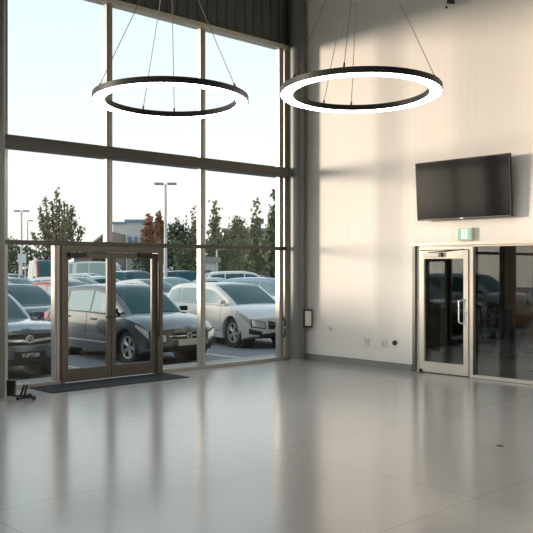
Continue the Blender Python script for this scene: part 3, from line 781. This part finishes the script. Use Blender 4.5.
# second row
x, y = at(13, 20.7); car('sedan', 'navy', x, y-.05, -90, 'dark navy sedan behind the steel blue car', GR, side='carglass')
x, y = at(66, 26); car('sedan', 'red', x, y, -78, 'red sedan partly behind the left door post, behind the navy sedan', GR)
x, y = at(10, 32); car('estate', 'pale', x, y, -70, 'pale silver estate behind the navy sedan at far left', GR, side='carglass')
x, y = at(75, 35); car('estate', 'white', x, y, -60, 'white estate with dark windscreen, seen over the silver hatchback roof', GR, grille='tall')
x, y = at(105, 42); car('sedan', 'pale', x, y, -12, 'pale silver sedan seen through the middle of the entrance door', GR, side='carglass')
x, y = at(136, 50); car('suv', 'navy', x, y, 20, 'dark navy tall car seen through the right door leaf', GR, side='carglass')
x, y = at(148, 30); car('sedan', 'white', x, y, -75, 'white sedan just left of the right door post', GR, side='carglass')
x, y = at(176, 37); car('sedan', 'teal', x, y, -20, 'pale blue sedan right behind the white estate roof', GR)
x, y = at(219, 35); car('sedan', 'pale', x, y, -40, 'pale silver sedan right of the tall centre post', GR, side='carglass')
x, y = at(245, 41.5); car('suv', 'white', x, y, -30, 'white tall car with dark rear beyond the white estate', GR, side='carglass')
x, y = at(268, 29.5); car('hatchback', 'teal', x, y, -60, 'pale blue hatchback near the right window edge', GR)
x, y = at(12, 46); car('hatchback', 'white', x, y, -80, 'white hatchback far off beside the left column', GR)
x, y = at(188, 50); car('suv', 'navy', x, y, -10, 'dark navy tall car far back near the centre post', GR, side='carglass')
x, y = at(262, 53); car('sedan', 'red', x, y, -60, 'small red sedan far back at the right', GR)
x, y = at(90, 52); car('hatchback', 'white', x, y, -60, 'small white hatchback far back behind the door', GR)
# vans
x, y = at(105, 68); car('van', 'white', x, y, -44, 'long white van broadside behind the entrance door', 'white vans')
x, y = at(68, 75); car('van', 'white', x, y, -44, 'white van left of the broadside van', 'white vans')
x, y = at(45, 56); v = car('van', 'red', x, y, -110, 'red and white minibus at the far left of the car park')

# ------------------------------------------------------------------ street furniture
def lamp_post(px, Z, top_py, label, double=True):
    p = wpos(px, Z, top_py); h = p.z-GZ
    t = empty('street_lamp', (p.x, p.y, GZ), -(pi/2-A_)); tag(t, label, 'street lamp', 'double headed street lamps in the car park' if double else None)
    link('pole', tube(new(), (0,0,0), (0,0,h), .11, .065, seg=12), M['palepanel'], t, smooth=True)
    link('base', tube(new(), (0,0,0), (0,0,.5), .2, .16, seg=12), M['concrete'], t, smooth=True)
    for s in ((-1, 1) if double else (1,)):
        b = new(); box(b, min(s*.1, s*.62), max(s*.1, s*.62), -.13, .13, h-.02, h+.10); link('lamp_head', b, M['kick'], t, bevel=.03)
lamp_post(165.5, 45, 184.5, 'tall double headed street lamp above the entrance door')
lamp_post(21.5, 66, 211.5, 'double headed street lamp beside the airy tree at left')
lamp_post(27.5, 90, 221, 'distant street lamp just right of the left one', False)
lamp_post(217, 64, 250, 'short pale post in the right window bay', False)

def sign(px, Z, y0, y1, w, label, m='signwhite'):
    p = wpos(px, Z, y0); q = wpos(px, Z, y1)
    t = empty('car_park_sign', (p.x, p.y, GZ), -(pi/2-A_)); tag(t, label, 'sign')
    link('board', box(new(), -w/2, w/2, -.04, .04, q.z-GZ, p.z-GZ), M[m], t, bevel=.01)
    for s in (-1, 1): link('post', tube(new(), (s*w*.35, .06, 0), (s*w*.35, .06, p.z-GZ-.05), .04, seg=8), M['palepanel'], t)
sign(22, 44, 254, 263, .45, 'small white sign board on posts at far left')
b_ = 0
# ------------------------------------------------------------------ trees
def tree(px, Z, top_py, wpx, leafc, kind, label, seed, name='broadleaf_tree', group='trees behind the car park', n=2600):
    r = random.Random(seed); p = wpos(px, Z, top_py); H = p.z-GZ; R = wpx/2/FPX*Z
    t = empty(name, (p.x, p.y, GZ)); tag(t, label, 'tree', group)
    b = new(); tube(b, (0,0,0), (0,0,H*.45), .02*H+.04, .012*H+.02, seg=8)
    shoots = []
    ns = 22
    for k in range(ns):
        a = r.uniform(0, 2*pi); q = r.uniform(.15, 1)
        z0 = H*r.uniform(.12, .4); 
        if kind == 'airy': z1 = H*(1.0-.40*q*q-r.uniform(0, .22)); rr = R*q
        elif kind == 'cone': z1 = H*(1.0-.80*q-r.uniform(0, .1)); rr = R*q; z0 = H*.1
        else: z1 = H*(1.0-.45*q*q-r.uniform(0, .12)); rr = R*q
        e_ = Vector((cos(a)*rr, sin(a)*rr, z1)); m_ = Vector((cos(a)*rr*.75, sin(a)*rr*.75, lerp(z0, z1, .4)))
        s_ = Vector((0, 0, z0)); path(b, [s_, m_, e_], .006*H, 5); shoots.append((s_, m_, e_))
    shoots.append((Vector((0,0,H*.3)), Vector((0,0,H*.6)), Vector((0,0,H)))) 
    link('trunk', b, M['bark'], t)
    b = new(); ls = H*(.016 if kind == 'airy' else .024)
    for i in range(n):
        s_, m_, e_ = r.choice(shoots); u = r.random()**.6
        if kind != 'airy': u = r.random()
        pt = s_.lerp(m_, u*2) if u < .5 else m_.lerp(e_, u*2-1)
        sp_ = R*(.10 if kind == 'airy' else .27)*(1.3-u*.8)
        pt = pt+Vector((r.gauss(0, sp_), r.gauss(0, sp_), r.gauss(0, sp_*.9)))
        if pt.z < .1: pt.z = r.uniform(.1, H*.3)
        a = Vector((r.gauss(0,1), r.gauss(0,1), r.gauss(0,1))).normalized(); c = a.orthogonal().normalized(); l_ = ls*r.uniform(.7, 1.5)
        d = a.cross(c)
        vs = [b.verts.new(pt+c*l_), b.verts.new(pt+d*l_*.55), b.verts.new(pt-c*l_), b.verts.new(pt-d*l_*.55)]
        b.faces.new(vs)
    link('foliage', b, LEAF[leafc], t, recalc=False)
    return t
tree(57, 82, 188, 58, 'olive', 'airy', 'airy olive tree with upright shoots standing alone at left', 1, n=3000)
tree(148, 95, 214, 18, 'red', 'round', 'russet tree left of the tall street lamp', 2)
tree(159, 99, 210, 16, 'red', 'round', 'russet tree directly behind the tall street lamp', 3)
tree(179, 88, 220, 42, 'dark', 'round', 'dark green tree right of the tall street lamp', 4, n=4000)
tree(194, 102, 208, 20, 'tan', 'cone', 'pointed tan green tree left of the centre post', 5, n=3500)
tree(215, 92, 200, 28, 'tan', 'cone', 'pointed tan green tree right of the centre post', 6, n=4500)
tree(238, 96, 216, 32, 'tan', 'round', 'low rounded tan green tree in the right bay', 7, n=4500)
tree(256, 68, 200, 26, 'mid', 'cone', 'green conifer left of the tallest one in the right bay', 8, n=4500)
tree(274, 60, 192, 28, 'mid', 'cone', 'tallest green conifer at the right window edge', 9, n=4500)
tree(10, 95, 236, 30, 'mid', 'round', 'low green tree at the far left beside the left column', 10, n=1500)
tree(101, 90, 237, 18, 'mid', 'round', 'green bush tree in front of the sloping roof', 11, n=2000)
# hedge belt
def hedge(px0, px1, Z, y0, leafc, label, seed):
    r = random.Random(seed); b = new()
    a = wpos(px0, Z, y0); c = wpos(px1, Z, y0); Lh = (c-a).length; H = a.z-GZ
    for i in range(int(Lh*330)):
        u = r.random()*Lh; dep = r.uniform(-1, 1)*1.6
        top = H*(.88+.12*sin(u*.9+seed)*sin(u*.37+1))
        z = r.random()**.8*top
        pt = Vector((u, dep, z)); A1 = Vector((r.gauss(0,1), r.gauss(0,1), r.gauss(0,1))).normalized(); C1 = A1.orthogonal().normalized(); D1 = A1.cross(C1); l_ = r.uniform(.12, .26)
        b.faces.new([b.verts.new(pt+C1*l_), b.verts.new(pt+D1*l_*.6), b.verts.new(pt-C1*l_), b.verts.new(pt-D1*l_*.6)])
    o = link('hedge', b, LEAF[leafc], recalc=False); o.location = (a.x, a.y, GZ)
    d = c-a; o.rotation_euler = (0, 0, math.atan2(d.y, d.x)); tag(o, label, 'hedge', kind='stuff'); return o
hedge(6, 62, 78, 243, 'dark', 'dark green hedge belt behind the left part of the car park', 20)
hedge(134, 150, 82, 240, 'dark', 'dark green hedge belt behind the lamp post', 21)
hedge(174, 245, 82, 233, 'mid', 'mid green hedge belt behind the right part of the car park', 22)

# ------------------------------------------------------------------ buildings
def at_box(name, px0, px1, Z, y0, depth, m, label, windows=0, wm='darkglass', roofm=None, gable=False):
    a = wpos(px0, Z, y0); c = wpos(px1, Z, y0); Lh = (c-a).length; H = a.z-GZ
    t = empty(name, (a.x, a.y, GZ), math.atan2((c-a).y, (c-a).x)); tag(t, label, 'building')
    if gable:
        b = new(); vs = []
        for yy in (0, depth):
            vs.append([b.verts.new(q) for q in ((0, yy, 0), (Lh, yy, 0), (Lh, yy, H*.98), (0, yy, H*.45))])
        b.faces.new(vs[0]); b.faces.new(vs[1][::-1])
        for i in range(4): b.faces.new((vs[0][i], vs[0][(i+1)%4], vs[1][(i+1)%4], vs[1][i]))
        link('wall', b, M[m], t)
        b = new(); tube(b, (0, -.2, H*.46), (Lh, -.2, H*.99), .22, seg=6); link('roof_edge', b, M[roofm or 'kick'], t)
    else:
        link('wall', box(new(), 0, Lh, 0, depth, 0, H), M[m], t)
        link('roof', box(new(), -.3, Lh+.3, -.3, depth+.3, H, H+.35), M[roofm or 'kick'], t)
    for i in range(windows):
        x0 = Lh*(i+.2)/windows; x1 = Lh*(i+.8)/windows
        link('window', box(new(), x0, x1, -.08, .05, H*.45, H*.75), M[wm], t)
    return t
at_box('brick_building', 74, 110, 105, 230, 12, 'brick', 'grey brown building with sloping roof behind the door', gable=True)
at_box('office_building', 113, 126, 132, 224, 12, 'palepanel', 'pale building with a blue roof band, left of its taller neighbour', 2, roofm='bluepanel')
at_box('office_building', 127, 145, 116, 222, 12, 'palepanel', 'pale and blue building with wide blue upper storey', 3, wm='bluepanel', roofm='bluepanel')
at_box('long_building', 224, 285, 106, 231, 10, 'brownclad', 'long brown flat roofed building in the right window bay', 4)
at_box('small_kiosk', 200, 214, 58, 262, 3, 'palepanel', 'small pale kiosk right of the centre post', 1)
at_box('teal_reflection_band', 254, 261, 84, 222, 2, 'tealreflect', 'narrow dark teal slab standing in for a glass reflection in the right window bay', 0)  # slab built in place of a dark reflection in the window glass
